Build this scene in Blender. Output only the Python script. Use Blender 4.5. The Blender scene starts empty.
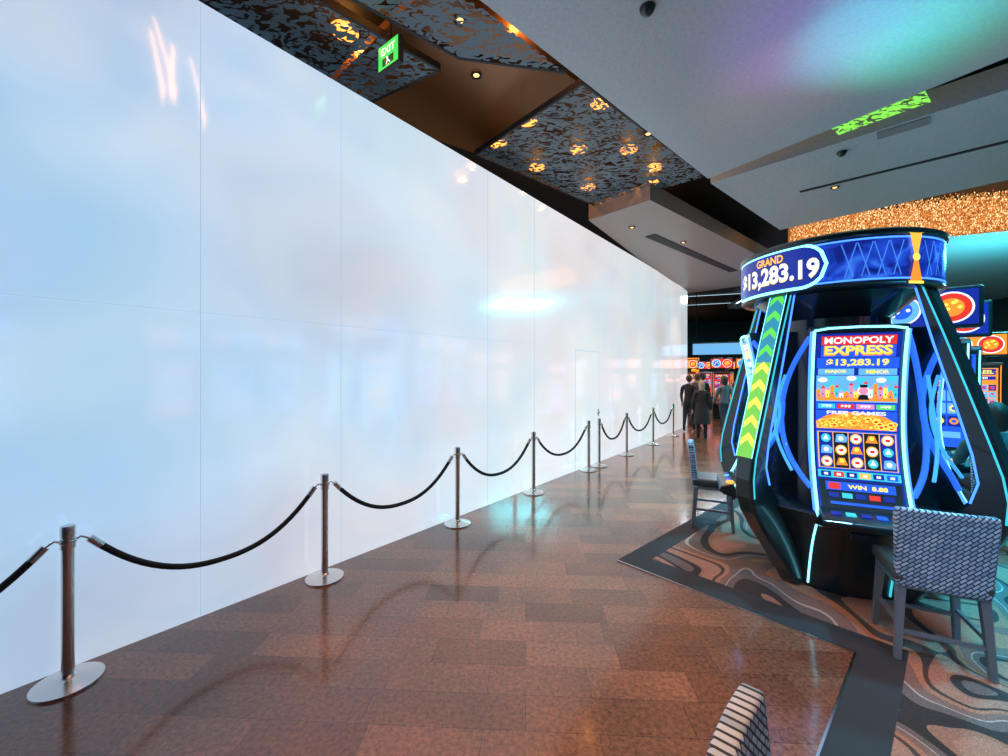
import bpy, bmesh, math, random
from mathutils import Vector, Matrix
random.seed(7)
scene = bpy.context.scene
scene.view_settings.view_transform = 'Standard'
scene.view_settings.look = 'None'
COL = scene.collection
R = math.radians

# ---------------------------------------------------------------- materials
MC = {}
def mat(name, col=(.5,.5,.5), rough=.5, metal=0, em=None, es=0, coat=0, spec=.5):
    if name in MC: return MC[name]
    m = bpy.data.materials.new(name); m.use_nodes = True
    b = m.node_tree.nodes['Principled BSDF']
    b.inputs['Base Color'].default_value = (*col, 1)
    b.inputs['Roughness'].default_value = rough
    b.inputs['Metallic'].default_value = metal
    b.inputs['Specular IOR Level'].default_value = spec
    b.inputs['Coat Weight'].default_value = coat
    if em:
        b.inputs['Emission Color'].default_value = (*em, 1)
        b.inputs['Emission Strength'].default_value = es
    MC[name] = m
    return m
def glow(name, c, s=1.0):
    return mat(name, (c[0]*.3, c[1]*.3, c[2]*.3), .25, 0, c, s)
def nodes(m):
    return m.node_tree.nodes, m.node_tree.links, m.node_tree.nodes['Principled BSDF']
def ramp(n, stops, interp='LINEAR'):
    r = n.new('ShaderNodeValToRGB'); r.color_ramp.interpolation = interp
    el = r.color_ramp.elements
    while len(el) < len(stops): el.new(.5)
    for e, (p, c) in zip(el, stops):
        e.position = p; e.color = (*c, 1) if len(c) == 3 else c
    return r

BLACK = mat('black_gloss', (.008,.024,.028), .28, 0, coat=.5)  # teal tint in the base colour stands in for teal reflections
DARK = mat('dark_matte', (.02,.022,.026), .6)
CHROME = mat('brushed_steel', (.70,.67,.64), .22, 1)
ROPE = mat('rope_velvet', (.012,.012,.016), .7)
GOLD = glow('gold_glow', (1,.50,.06), 1.2)
WHITE = glow('white_glow', (.95,.97,1), 1.1)
CYAN = glow('cyan_led', (.22,.80,1), 2.6)
BLUEL = glow('blue_led', (.05,.20,1), 2.6)
BLUE = glow('screen_blue', (.02,.12,.95), 1.0)
NAVY = glow('screen_navy', (.010,.03,.36), .9)
RED = glow('screen_red', (.85,.04,.03), 1.0)
ORANGE = glow('screen_orange', (1,.28,.03), 1.2)
YEL = glow('screen_yellow', (1,.8,.1), 1.2)
GREEN = glow('screen_green', (.12,.8,.1), 1.0)
TEALG = glow('screen_teal', (.05,.6,.75), 1.1)
SKY = glow('screen_sky', (.15,.5,.95), 1.0)
PINK = glow('screen_pink', (.9,.3,.5), 1.0)

# ---------------------------------------------------------------- helpers
def link(o, parent=None):
    COL.objects.link(o)
    if parent: o.parent = parent
    return o
def empty(name, loc=(0,0,0), rz=0, sc=1):
    e = bpy.data.objects.new(name, None); COL.objects.link(e)
    e.location = loc; e.rotation_euler = (0,0,rz); e.scale = (sc,sc,sc); e.empty_display_size = .1
    return e
def mesh(name, v, f, m, parent=None, smooth=False, bevel=0, mi=None):
    me = bpy.data.meshes.new(name); me.from_pydata([tuple(x) for x in v], [], f); me.update()
    for mm in (m if isinstance(m, (list, tuple)) else [m]): me.materials.append(mm)
    if mi:
        for p, i in zip(me.polygons, mi): p.material_index = i
    bm = bmesh.new(); bm.from_mesh(me); bmesh.ops.recalc_face_normals(bm, faces=bm.faces); bm.to_mesh(me); bm.free()
    if smooth:
        for p in me.polygons: p.use_smooth = True
    o = bpy.data.objects.new(name, me); link(o, parent)
    if bevel:
        b = o.modifiers.new('bevel', 'BEVEL'); b.width = bevel; b.segments = 3; b.limit_method = 'ANGLE'
    return o
def box(name, c, s, m, parent=None, rz=0, rx=0, bevel=0):
    v = []
    M = Matrix.Rotation(rz, 3, 'Z') @ Matrix.Rotation(rx, 3, 'X')
    for x in (-.5,.5):
        for y in (-.5,.5):
            for z in (-.5,.5):
                v.append(Vector(c) + M @ Vector((x*s[0], y*s[1], z*s[2])))
    f = [(0,1,3,2),(4,6,7,5),(0,4,5,1),(2,3,7,6),(0,2,6,4),(1,5,7,3)]
    return mesh(name, v, f, m, parent, bevel=bevel)
def lathe(name, prof, m, parent=None, loc=(0,0,0), seg=40, smooth=True, cap=True):
    v = []; f = []
    for r, z in prof:
        for i in range(seg):
            a = 2*math.pi*i/seg
            v.append((loc[0]+r*math.cos(a), loc[1]+r*math.sin(a), loc[2]+z))
    n = len(prof)
    for j in range(n-1):
        for i in range(seg):
            k = (i+1) % seg
            f.append((j*seg+i, j*seg+k, (j+1)*seg+k, (j+1)*seg+i))
    if cap:
        f.append(tuple(range(seg-1,-1,-1))); f.append(tuple((n-1)*seg+i for i in range(seg)))
    o = mesh(name, v, f, m, parent)
    if smooth:
        for p in o.data.polygons:
            p.use_smooth = len(p.vertices) == 4
        o.data.set_sharp_from_angle(angle=R(40))
    return o
def tube(name, pts, r, m, parent=None, cyclic=False, radii=None, kind='POLY'):
    c = bpy.data.curves.new(name, 'CURVE'); c.dimensions = '3D'; c.bevel_depth = r; c.bevel_resolution = 3; c.use_fill_caps = True
    s = c.splines.new(kind); s.points.add(len(pts)-1)
    for i, p in enumerate(pts):
        s.points[i].co = (*p, 1)
        if radii: s.points[i].radius = radii[i]
    s.use_cyclic_u = cyclic
    if kind == 'NURBS': s.use_endpoint_u = True; s.order_u = 3
    c.materials.append(m)
    return link(bpy.data.objects.new(name, c), parent)
def prism(name, outline, x0, x1, m, parent=None, bevel=0, fn=None):
    fn = fn or (lambda x,a,b: (x,a,b))
    n = len(outline)
    v = [fn(x0,a,b) for a,b in outline] + [fn(x1,a,b) for a,b in outline]
    f = [tuple(range(n)), tuple(range(2*n-1,n-1,-1))] + [(i,(i+1)%n,n+(i+1)%n,n+i) for i in range(n)]
    return mesh(name, v, f, m, parent, bevel=bevel)
_tc = {}
def text2d(s, w, h):
    if s not in _tc:
        c = bpy.data.curves.new('t', 'FONT'); c.body = s; c.offset = .035; c.resolution_u = 3
        o = bpy.data.objects.new('t', c); COL.objects.link(o)
        dg = bpy.context.evaluated_depsgraph_get(); me = o.evaluated_get(dg).to_mesh()
        v = [(p.co.x, p.co.y) for p in me.vertices]; f = [tuple(p.vertices) for p in me.polygons]
        o.evaluated_get(dg).to_mesh_clear(); bpy.data.objects.remove(o)
        _tc[s] = (v, f)
    v, f = _tc[s]
    x0 = min(p[0] for p in v); x1 = max(p[0] for p in v); y0 = min(p[1] for p in v); y1 = max(p[1] for p in v)
    return [((x-x0)/(x1-x0)*w-w/2, (y-y0)/(y1-y0)*h-h/2) for x, y in v], f
class Art:
    """Collects flat 2-D artwork (u,v) laid on a real surface through F(u,v,off)."""
    def __init__(s, F): s.F = F; s.v = []; s.f = []; s.mi = []; s.ms = []
    def _m(s, m):
        if m not in s.ms: s.ms.append(m)
        return s.ms.index(m)
    def rect(s, u, v, w, h, m, off=.001, nu=1, nv=1):
        b = len(s.v); i0 = s._m(m)
        for j in range(nv+1):
            for i in range(nu+1):
                s.v.append(s.F(u-w/2+w*i/nu, v-h/2+h*j/nv, off))
        for j in range(nv):
            for i in range(nu):
                k = b+j*(nu+1)+i
                s.f.append((k,k+1,k+nu+2,k+nu+1)); s.mi.append(i0)
    def poly(s, pts, m, off=.002):
        b = len(s.v)
        for p in pts: s.v.append(s.F(p[0], p[1], off))
        s.f.append(tuple(range(b, b+len(pts)))); s.mi.append(s._m(m))
    def disc(s, u, v, r, m, off=.003, n=14, ry=None):
        s.poly([(u+r*math.cos(2*math.pi*i/n), v+(ry or r)*math.sin(2*math.pi*i/n)) for i in range(n)], m, off)
    def text(s, t, u, v, w, h, m, off=.004):
        vv, ff = text2d(t, w, h); b = len(s.v)
        for x, y in vv: s.v.append(s.F(u+x, v+y, off))
        for q in ff: s.f.append(tuple(b+i for i in q)); s.mi.append(s._m(m))
    def build(s, name, parent):
        me = bpy.data.meshes.new(name); me.from_pydata([tuple(x) for x in s.v], [], s.f); me.update()
        for m in s.ms: me.materials.append(m)
        for p, i in zip(me.polygons, s.mi): p.material_index = i
        return link(bpy.data.objects.new(name, me), parent)

# ================================================================ ROOM SHELL
fm = mat('granite_tiles', (.2,.1,.07), .2)
n, l, b = nodes(fm)
tc = n.new('ShaderNodeTexCoord'); mp = n.new('ShaderNodeMapping'); mp.inputs['Rotation'].default_value = (0,0,R(3))
l.new(tc.outputs['Object'], mp.inputs['Vector'])
br = n.new('ShaderNodeTexBrick'); br.inputs['Scale'].default_value = 1
br.inputs['Brick Width'].default_value = .60; br.inputs['Row Height'].default_value = .235
br.inputs['Mortar Size'].default_value = .0018; br.inputs['Mortar Smooth'].default_value = .2
br.inputs['Color1'].default_value = (.29,.155,.100,1); br.inputs['Color2'].default_value = (.155,.082,.055,1)
br.inputs['Mortar'].default_value = (.08,.05,.04,1); br.offset = .37; br.squash = 1.45; br.squash_frequency = 3
l.new(mp.outputs[0], br.inputs['Vector'])
nz = n.new('ShaderNodeTexNoise'); nz.inputs['Scale'].default_value = 38; nz.inputs['Detail'].default_value = 8; nz.inputs['Roughness'].default_value = .75
l.new(tc.outputs['Object'], nz.inputs['Vector'])
rp = ramp(n, [(.33,(.38,.38,.42)),(.5,(1,1,1)),(.68,(1.7,1.6,1.5))]); l.new(nz.outputs['Fac'], rp.inputs[0])
mx = n.new('ShaderNodeMix'); mx.data_type = 'RGBA'; mx.blend_type = 'MULTIPLY'; mx.inputs[0].default_value = .9
l.new(br.outputs['Color'], mx.inputs[6]); l.new(rp.outputs[0], mx.inputs[7])
nz2 = n.new('ShaderNodeTexNoise'); nz2.inputs['Scale'].default_value = 1.3; nz2.inputs['Detail'].default_value = 5
l.new(tc.outputs['Object'], nz2.inputs['Vector'])
rp2 = ramp(n, [(.3,(.60,.66,.74)),(.7,(1.3,1.06,.90))]); l.new(nz2.outputs['Fac'], rp2.inputs[0])
mx2 = n.new('ShaderNodeMix'); mx2.data_type = 'RGBA'; mx2.blend_type = 'MULTIPLY'; mx2.inputs[0].default_value = .85
l.new(mx.outputs[2], mx2.inputs[6]); l.new(rp2.outputs[0], mx2.inputs[7]); l.new(mx2.outputs[2], b.inputs['Base Color'])
rr = n.new('ShaderNodeMapRange'); rr.inputs[3].default_value = .08; rr.inputs[4].default_value = .24
l.new(nz2.outputs['Fac'], rr.inputs[0]); l.new(rr.outputs[0], b.inputs['Roughness'])
b.inputs['Specular IOR Level'].default_value = .6; b.inputs['Coat Weight'].default_value=.25; b.inputs['Coat Roughness'].default_value=.08
box('floor', (7,12,-.05), (34,38,.1), fm)

# hoarding wall (glossy white panels, brightness and bluish gradient put into emission)
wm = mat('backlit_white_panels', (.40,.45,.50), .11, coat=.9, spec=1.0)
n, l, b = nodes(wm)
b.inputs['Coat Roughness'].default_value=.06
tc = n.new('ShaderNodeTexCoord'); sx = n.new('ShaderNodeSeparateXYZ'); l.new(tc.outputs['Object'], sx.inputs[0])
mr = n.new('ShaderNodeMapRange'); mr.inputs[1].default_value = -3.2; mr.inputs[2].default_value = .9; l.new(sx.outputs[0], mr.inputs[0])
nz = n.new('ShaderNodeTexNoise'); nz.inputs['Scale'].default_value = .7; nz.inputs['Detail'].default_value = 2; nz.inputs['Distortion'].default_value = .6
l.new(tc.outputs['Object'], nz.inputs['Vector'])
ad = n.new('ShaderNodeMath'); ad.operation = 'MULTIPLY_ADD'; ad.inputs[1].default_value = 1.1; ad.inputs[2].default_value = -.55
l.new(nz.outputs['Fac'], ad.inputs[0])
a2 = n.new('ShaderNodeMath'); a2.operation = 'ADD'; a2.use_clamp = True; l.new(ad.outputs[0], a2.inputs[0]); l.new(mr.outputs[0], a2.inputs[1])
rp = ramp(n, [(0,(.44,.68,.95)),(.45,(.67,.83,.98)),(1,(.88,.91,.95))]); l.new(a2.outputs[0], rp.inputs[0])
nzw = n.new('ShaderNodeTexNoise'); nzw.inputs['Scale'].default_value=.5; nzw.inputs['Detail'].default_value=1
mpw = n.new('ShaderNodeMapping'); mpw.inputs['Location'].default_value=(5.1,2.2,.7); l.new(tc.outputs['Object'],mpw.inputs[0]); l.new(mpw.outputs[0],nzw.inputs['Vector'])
rpw = ramp(n,[(.32,(.92,1.0,.98)),(.48,(1,1,1)),(.70,(1.0,.84,.80))]); l.new(nzw.outputs['Fac'],rpw.inputs[0])  # warm and green tint in the emission stands in for blurred reflections
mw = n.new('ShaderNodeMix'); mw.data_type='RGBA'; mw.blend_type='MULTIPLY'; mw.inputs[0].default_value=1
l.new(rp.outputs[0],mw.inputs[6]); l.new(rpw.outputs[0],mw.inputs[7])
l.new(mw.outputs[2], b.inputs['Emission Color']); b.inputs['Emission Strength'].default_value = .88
WH = 4.65
def wx(y): return .795*y-4.76
path = [(wx(-6),-6),(wx(10.3),10.3),(wx(11.3)-.02,11.3),(5.05,12.45),(5.75,13.35),(6.35,14.2)]
v = []; f = []
nrm = Vector((-.783,.622))*.14
for x,y in path: v += [(x,y,0),(x,y,WH)]
for x,y in path: v += [(x+nrm.x,y+nrm.y,0),(x+nrm.x,y+nrm.y,WH)]
k = len(path)
for i in range(k-1):
    f.append((2*i,2*i+2,2*i+3,2*i+1)); o=2*k
    f.append((o+2*i,o+2*i+1,o+2*i+3,o+2*i+2)); f.append((2*i+1,2*i+3,o+2*i+3,o+2*i+1)); f.append((2*i,o+2*i,o+2*i+2,2*i+2))
f.append((0,1,2*k+1,2*k)); f.append((2*k-2,4*k-2,4*k-1,2*k-1))
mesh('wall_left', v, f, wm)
SEAM = mat('panel_seam', (.3,.38,.45), .5, em=(.46,.62,.78), es=.74)
ang = math.atan2(.783,.622)
seams = []
for y in (.6,1.85,3.10,3.99,5.70,6.6,8.95,10.1):
    x = wx(y); seams.append(box('seam', (x+.0012,y-.0008,WH/2), (.006,.005,WH-.01), SEAM, rz=ang))
seams.append(box('seam',(wx(3.2)+.0012,3.2-.0008,2.30),(9,.004,.004),SEAM,rz=ang))
tr = seams[0]; tr.name = 'trim_1'
for s in seams[1:]: s.parent = tr; s.name = 'seam_joint'
d = empty('door_1', (wx(8.05),8.05,0), ang)
for nm, c, s in (('jamb_left',(-.5,-.002,1.13),(.014,.008,2.26)),('jamb_right',(.5,-.002,1.13),(.014,.008,2.26)),('head',(0,-.002,2.26),(1.01,.008,.014))):
    box(nm, c, s, SEAM, d)
box('handle', (.42,-.03,1.02), (.12,.02,.02), CHROME, d, bevel=.004); box('handle_plate', (.45,-.012,1.02),(.03,.02,.14), CHROME, d)

dkw = mat('dark_wall', (.05,.11,.13), .5)
box('wall_return', (5.1,22,2.8), (.2,16,5.6), dkw)
box('wall_back', (7,30.6,2.9), (34,.2,5.8), dkw)
box('wall_right', (24.1,12,2.9), (.2,38,5.8), dkw)
box('wall_rear', (7,-7.1,2.9), (34,.2,5.8), dkw)

# ceiling
cm = mat('ceiling_black', (.012,.011,.012), .6)
box('ceiling', (7,12,5.72), (34,38,.2), cm)
def slab(name, pts, z, th, m):
    v = [(x,y,z) for x,y in pts]+[(x,y,z+th) for x,y in pts]; k = len(pts)
    f = [tuple(range(k)), tuple(range(2*k-1,k-1,-1))]+[(i,(i+1)%k,k+(i+1)%k,k+i) for i in range(k)]
    return mesh(name, v, f, m)
grey = mat('ceiling_panel_grey', (.34,.37,.40), .33)
n,l,b = nodes(grey)
tc = n.new('ShaderNodeTexCoord'); nz = n.new('ShaderNodeTexNoise'); nz.inputs['Scale'].default_value = 30; nz.inputs['Detail'].default_value=5
l.new(tc.outputs['Object'], nz.inputs['Vector']); rp = ramp(n, [(.3,(.46,.56,.62)),(.7,(.57,.66,.72))]); l.new(nz.outputs['Fac'], rp.inputs[0]); l.new(rp.outputs[0], b.inputs['Base Color'])
tan = mat('ceiling_panel_bronze', (.38,.31,.28), .35)
bronze = mat('bronze_recess', (.30,.13,.045), .35, .3)
slab('ceiling_panel', [(-.2,3.36),(3.22,6.47),(4.9,3.95),(6.4,1.7),(3.2,-1.2),(-2.5,1.27)], 4.9, .3, grey)
slab('ceiling_panel', [(3.5,6.95),(6.22,9.24),(8.4,6.83),(10.4,4.4),(7.6,2.0),(5.75,4.6)], 5.05, .3, grey)
slab('ceiling_panel', [(1.62,7.84),(2.46,6.91),(7.15,10.9),(8.2,13.6),(6.7,15.2)], 4.75, .3, tan)
slab('ceiling_panel', [(9,10.5),(23,6),(23,22),(12,22)], 5.25, .2, grey)
slab('ceiling_recess', [(-2.4,5.2),(-.6,3.6),(.9,4.9),(-.4,6.5)], 5.3, .1, bronze)

def leafmat(name, face, emis=None, scale=8.5, thr=.53):
    m = mat(name, face, .4); n,l,b = nodes(m)
    tc = n.new('ShaderNodeTexCoord')
    mp = n.new('ShaderNodeMapping'); mp.inputs['Rotation'].default_value=(0,0,R(-40)); mp.inputs['Scale'].default_value=(1,1.9,1)
    l.new(tc.outputs['Object'], mp.inputs[0])
    nz = n.new('ShaderNodeTexNoise'); nz.inputs['Scale'].default_value = scale; nz.inputs['Detail'].default_value = 1.6; nz.inputs['Distortion'].default_value = 1.4
    l.new(mp.outputs[0], nz.inputs['Vector'])
    gt = n.new('ShaderNodeMath'); gt.operation='GREATER_THAN'; gt.inputs[1].default_value = thr; l.new(nz.outputs['Fac'], gt.inputs[0])
    out = n['Material Output']; ms = n.new('ShaderNodeMixShader'); tr = n.new('ShaderNodeBsdfTransparent')
    l.new(gt.outputs[0], ms.inputs[0]); l.new(b.outputs[0], ms.inputs[1]); l.new(tr.outputs[0], ms.inputs[2]); l.new(ms.outputs[0], out.inputs[0])
    if emis:
        b.inputs['Emission Color'].default_value=(*emis,1); b.inputs['Emission Strength'].default_value=1.0
    return m
leaf = leafmat('perforated_leaf_panel', (.13,.21,.26))
def flat(name, pts, z, m):
    return mesh(name, [(x,y,z) for x,y in pts], [tuple(range(len(pts)))], m)
flat('perforated_ceiling_panel', [(-.42,5.95),(.86,4.48),(3.25,6.59),(1.84,7.87)], 5.0, leaf)
flat('perforated_ceiling_panel', [(-.67,4.28),(-1.75,4.9),(-4.3,2.75),(-3.0,2.2)], 5.0, leaf)
flat('perforated_ceiling_panel', [(-.45,4.12),(.66,4.32),(-1.9,2.0),(-2.7,2.35)], 5.0, leaf)
flat('lit_leaf_panel', [(4.15,5.25),(4.66,4.55),(4.98,4.78),(4.45,5.45)], 5.0, leafmat('green_leaf_panel', (.2,.6,.05), (.25,.85,.08), 8, .54))
for i,(a,c) in enumerate([((.86,4.48),(3.25,6.59)),((-.42,5.95),(.86,4.48)),((-.42,5.95),(1.84,7.87)),((-.67,4.28),(-1.75,4.9)),((-.67,4.28),(-3.0,2.2)),((-.45,4.12),(-2.7,2.35)),((-.45,4.12),(.66,4.32))]):
    dx,dy=c[0]-a[0],c[1]-a[1]
    box('trim_%d'%(i+2), ((a[0]+c[0])/2,(a[1]+c[1])/2,5.03),(math.hypot(dx,dy),.03,.07), DARK, rz=math.atan2(dy,dx))
def strip(name, a, c, z, w, m):
    dx,dy=c[0]-a[0],c[1]-a[1]
    return box(name, ((a[0]+c[0])/2,(a[1]+c[1])/2,z),(math.hypot(dx,dy),w,.012), m, rz=math.atan2(dy,dx))
strip('air_slot_diffuser',(5.25,7.27),(7.5,5.2),5.043,.07,DARK)
strip('air_slot_diffuser',(3.1,8.7),(6.6,11.8),4.743,.22,DARK)
strip('ceiling_grille',(5.05,5.55),(5.4,5.2),5.043,.22,mat('grille',(.3,.31,.33),.5))
LAMP = glow('warm_lamp', (1,.50,.16), 3)
def downlight(x,y,z,dark=False):
    e = empty('ceiling_speaker' if dark else 'downlight',(x,y,z))
    lathe('ring',[(.045,-.012),(.062,-.012),(.065,0),(.045,.0)],DARK,e,seg=20,cap=False)
    if dark: lathe('dome',[(.06,0),(.055,-.03),(.035,-.055),(.005,-.065)],BLACK,e,seg=20)
    else: lathe('bulb',[(.034,-.004),(.02,-.014),(.004,-.018)],LAMP,e,seg=16)
for p in [(-.43,4.01,5.29),(-.32,4.75,5.29),(-1.2,4.9,5.29),(5.72,7.09,5.045),(2.56,8.2,4.745),(1.9,5.4,4.99),(4.0,9.15,4.745)]: downlight(*p)
downlight(1.2,3.43,4.895,True); downlight(4.91,5.96,5.045,True); downlight(.38,3.9,4.99,True)
# flush amber lamps on the slab above the perforated ceiling
AMB = glow('amber_reflector', (1,.36,.06), 2.2)
for x,y in [(.35,6.1),(1.25,6.9),(2.1,6.9),(1.35,5.7),(2.75,7.5),(-.1,6.7),(-2.1,3.9),(-1.85,3.3),(-.85,3.5),(.2,4.2),(-1.75,4.5),(.6,7.5),(-2.5,3.5),(2.9,8.1),(1.7,8.3),(1.9,5.6),(-1.6,2.9)]:
    e = empty('ceiling_lamp',(x,y,5.62)); lathe('reflector',[(.13,-.05),(.15,-.03),(.12,0)],AMB,e,seg=20)
    ld = bpy.data.lights.new('warm_point','POINT'); ld.energy = 6; ld.color=(1,.40,.08); ld.shadow_soft_size=.05
    lo = bpy.data.objects.new('warm_point',ld); link(lo,e); lo.location=(0,0,-.16)
# glowing gold blades added out of view to mirror warm streaks in the wall
def streak_blades(x,y,k,s):
    pe = empty('blade_pendant',(x,y,4.95),0,s)
    for i,(dx,dy,tl) in enumerate([(0,0,.12),(.16,.1,-.1),(-.14,.10,.25),(.30,.18,.2)][:k]):
        mesh('blade_%d'%i,[(dx-.03,dy,0),(dx+.03,dy,0),(dx+.05+tl,dy+.03,-.42),(dx+tl+.01,dy+.03,-.62),(dx-.05+tl,dy+.03,-.42)],[(0,1,2,3,4)],glow('blade_gold',(1,.40,.11),8.0),pe)
streak_blades(-1.50,2.36,4,1)

# exit sign
ex = empty('exit_sign', (-1.03,3.72,4.72), R(-37))
box('housing',(0,0,0),(.31,.05,.25),DARK,ex,bevel=.006)
A = Art(lambda u,v,o:(u,-.027-o,v)); A.rect(0,0,.28,.22,glow('exit_green',(.05,.75,.12),1.1),.001)
A.text('EXIT',0,.045,.20,.07,glow('exit_text',(.75,1,.6),1.4),.002)
EG=glow('exit_dark',(.0,.12,.03),.5); A.rect(0,-.055,.16,.07,EG,.002); A.disc(-.01,-.03,.013,WHITE,.003); A.poly([(-.03,-.085),(-.015,-.085),(.01,-.045),(-.012,-.043)],WHITE,.003); A.poly([(.02,-.085),(.035,-.08),(.01,-.05),(.0,-.055)],WHITE,.003)
A.build('face',ex); box('rod',(0,0,.35),(.015,.015,.5),DARK,ex)

# gold bead chandelier curtain
v=[];f=[];mi=[]
for i in range(9000):
    t = random.random(); x = 6.93+3.9*t; y = 9.9-1.55*t
    d = random.uniform(-.25,.25); x += .37*d; y += .93*d
    z = random.uniform(4.80,5.6); s = random.uniform(.006,.016); bi=len(v)
    v += [(x-s,y,z),(x+s,y,z),(x,y-s,z),(x,y+s,z),(x,y,z-s*1.6),(x,y,z+s*1.6)]
    for q in ((0,2,4),(2,1,4),(1,3,4),(3,0,4),(2,0,5),(1,2,5),(3,1,5),(0,3,5)): f.append((bi+q[0],bi+q[1],bi+q[2])); mi.append(0 if i%4 else 1)
bead=mesh('bead_chandelier', v, f, [glow('bead_amber',(1,.38,.09),.7), glow('bead_bright',(1,.66,.32),1.6)], mi=mi)
mesh('curtain_backing',[(7.03,10.15,4.84),(10.93,8.6,4.84),(10.93,8.6,5.6),(7.03,10.15,5.6)],[(0,1,2,3)],glow('curtain_amber',(.75,.25,.06),.30),bead)  # added glowing sheet, fills the dark between beads with amber

# ================================================================ CARPET
carp = mat('swirl_carpet', (.3,.18,.12), .9)
n,l,b = nodes(carp)
tc = n.new('ShaderNodeTexCoord'); nz = n.new('ShaderNodeTexNoise'); nz.inputs['Scale'].default_value=.75; nz.inputs['Detail'].default_value=.6; nz.inputs['Distortion'].default_value=1.5
mp = n.new('ShaderNodeMapping'); mp.inputs['Location'].default_value=(3.3,1.7,0); l.new(tc.outputs['Object'],mp.inputs[0]); l.new(mp.outputs[0], nz.inputs['Vector'])
mu = n.new('ShaderNodeMath'); mu.operation='MULTIPLY'; mu.inputs[1].default_value=3.6; l.new(nz.outputs['Fac'],mu.inputs[0])
fr = n.new('ShaderNodeMath'); fr.operation='FRACT'; l.new(mu.outputs[0],fr.inputs[0])
rp = ramp(n,[(0,(.42,.24,.18)),(.30,(.34,.20,.15)),(.36,(.035,.035,.04)),(.50,(.16,.14,.14)),(.63,(.5,.46,.44)),(.655,(.24,.16,.14)),(.82,(.46,.23,.15)),(.92,(.07,.06,.055))],'CONSTANT')
l.new(fr.outputs[0],rp.inputs[0])
nf = n.new('ShaderNodeTexNoise'); nf.inputs['Scale'].default_value=120; l.new(tc.outputs['Object'],nf.inputs['Vector'])
rf = ramp(n,[(.3,(.6,.6,.6)),(.7,(1.2,1.2,1.2))]); l.new(nf.outputs['Fac'],rf.inputs[0])
mx = n.new('ShaderNodeMix'); mx.data_type='RGBA'; mx.blend_type='MULTIPLY'; mx.inputs[0].default_value=1
l.new(rp.outputs[0],mx.inputs[6]); l.new(rf.outputs[0],mx.inputs[7]); l.new(mx.outputs[2],b.inputs['Base Color'])
bord = mat('carpet_border_charcoal', (.028,.038,.050), .8)
def AB(a,b_): return (1.105+.67*a+.742*b_, 4.01-.742*a+.67*b_)
ZC=.012; ZT=.010
outer=[(0,0),(1.785,0),(1.785,-4),(9,-4),(9,6.5),(0,6.5)]
v=[(*AB(*p),0) for p in outer]+[(*AB(*p),ZT) for p in outer]
inn=[(.22,.28),(2.02,.28),(2.02,-4),(9,-4),(9,6.5),(.22,6.5)]
bi=len(v); v+=[(*AB(*p),ZT) for p in inn]
f=[(i,(i+1)%6,6+(i+1)%6,6+i) for i in range(6)]
f+=[(6,7,bi+1,bi),(6,bi,bi+5,11),(7,8,bi+2,bi+1),tuple(bi+i for i in range(6))]
mesh('carpet', v, f, [bord,carp], mi=[0]*9+[1])
p0,p1=AB(1.785,0),AB(1.785,-4); strip('trim_20',p0,p1,.008,.012,CHROME)
p0,p1=AB(0,0),AB(1.785,0); strip('trim_21',p0,p1,.008,.008,CHROME)

# ================================================================ STANCHIONS + ROPES
def stanchion(x,y):
    e = empty('rope_stanchion',(x,y,0))
    lathe('base',[(.160,0),(.162,.006),(.160,.014),(.12,.026),(.06,.038),(.04,.045),(.03,.06)],CHROME,e,seg=48)
    lathe('post',[(.030,.05),(.030,.80),(.035,.802),(.035,.862),(.031,.865),(.031,.872),(.035,.875),(.035,.925),(.032,.937),(.012,.942)],CHROME,e,seg=28)
    lathe('collar_ring',[(.037,.832),(.040,.836),(.040,.85),(.037,.854)],CHROME,e,seg=28)
    return Vector((x,y,0))
ys=[1.17,2.44,3.68,4.99,6.27,7.70,8.05,9.14,10.5,11.85]
P=[stanchion(.795*y-4.535,y) for y in ys]
def rope(a,b_,sag):
    e = empty('velvet_rope',(0,0,0))
    d=(b_-a).normalized(); L=(b_-a).length
    pts=[]
    N=28
    for i in range(N+1):
        t=i/N; s=.10+(L-.2)*t; u=2*t-1
        z=.845-sag*(1-abs(u)**2.3)-.02
        pts.append(a+d*s+Vector((0,0,z)))
    tube('rope',[tuple(p) for p in pts],.0195,ROPE,e)
    for (q,s,p,p2) in ((a,1,pts[0],pts[1]),(b_,-1,pts[-1],pts[-2])):
        h=q+d*.034*s+Vector((0,0,.845))
        tube('hook',[tuple(h),tuple(h+d*s*.02+Vector((0,0,.012))),tuple(h+d*s*.04),tuple(p)],.006,CHROME,e)
        tube('ferrule',[tuple(p-(p2-p)*.2),tuple(p+(p2-p)*.9)],.023,CHROME,e)
for i in range(len(P)-1):
    if i==5: continue
    rope(P[i],P[i+1],.37)

# ================================================================ SLOT MACHINE POD
pod = empty('slot_machine_pod',(3.03,3.79,ZC),R(-25))
def mfun(z):
    t=(z-.78)/1.36; return .61+(.17 if t<.5 else .08)*(2*t-1)**2
tub=[(.46,0),(.50,.02),(.53,.15),(.60,.36),(.70,.56),(.80,.68),(.83,.72),(.80,.745),(.55,.76)]
lathe('lower_tub',tub,BLACK,pod,seg=64)
lathe('plinth',[(.48,0),(.48,.03)],DARK,pod,seg=48)
lathe('core_column',[(.40,.7),(.40,2.3),(.55,2.45),(.64,2.53)],BLACK,pod,seg=40)
lathe('crown_drum',[(.60,2.49),(.70,2.49),(.725,2.51),(.715,2.53),(.715,2.87),(.735,2.885),(.735,2.915),(.70,2.935),(.3,2.94)],[BLACK],pod,seg=96)
CR=.717
F=lambda u,v,o:((CR+o)*math.cos(u/CR),(CR+o)*math.sin(u/CR),2.70+v)
A=Art(F)
bandm = mat('crown_blue',(0.01,.03,.2),.2,em=(.03,.12,.8),es=.95)
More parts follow.
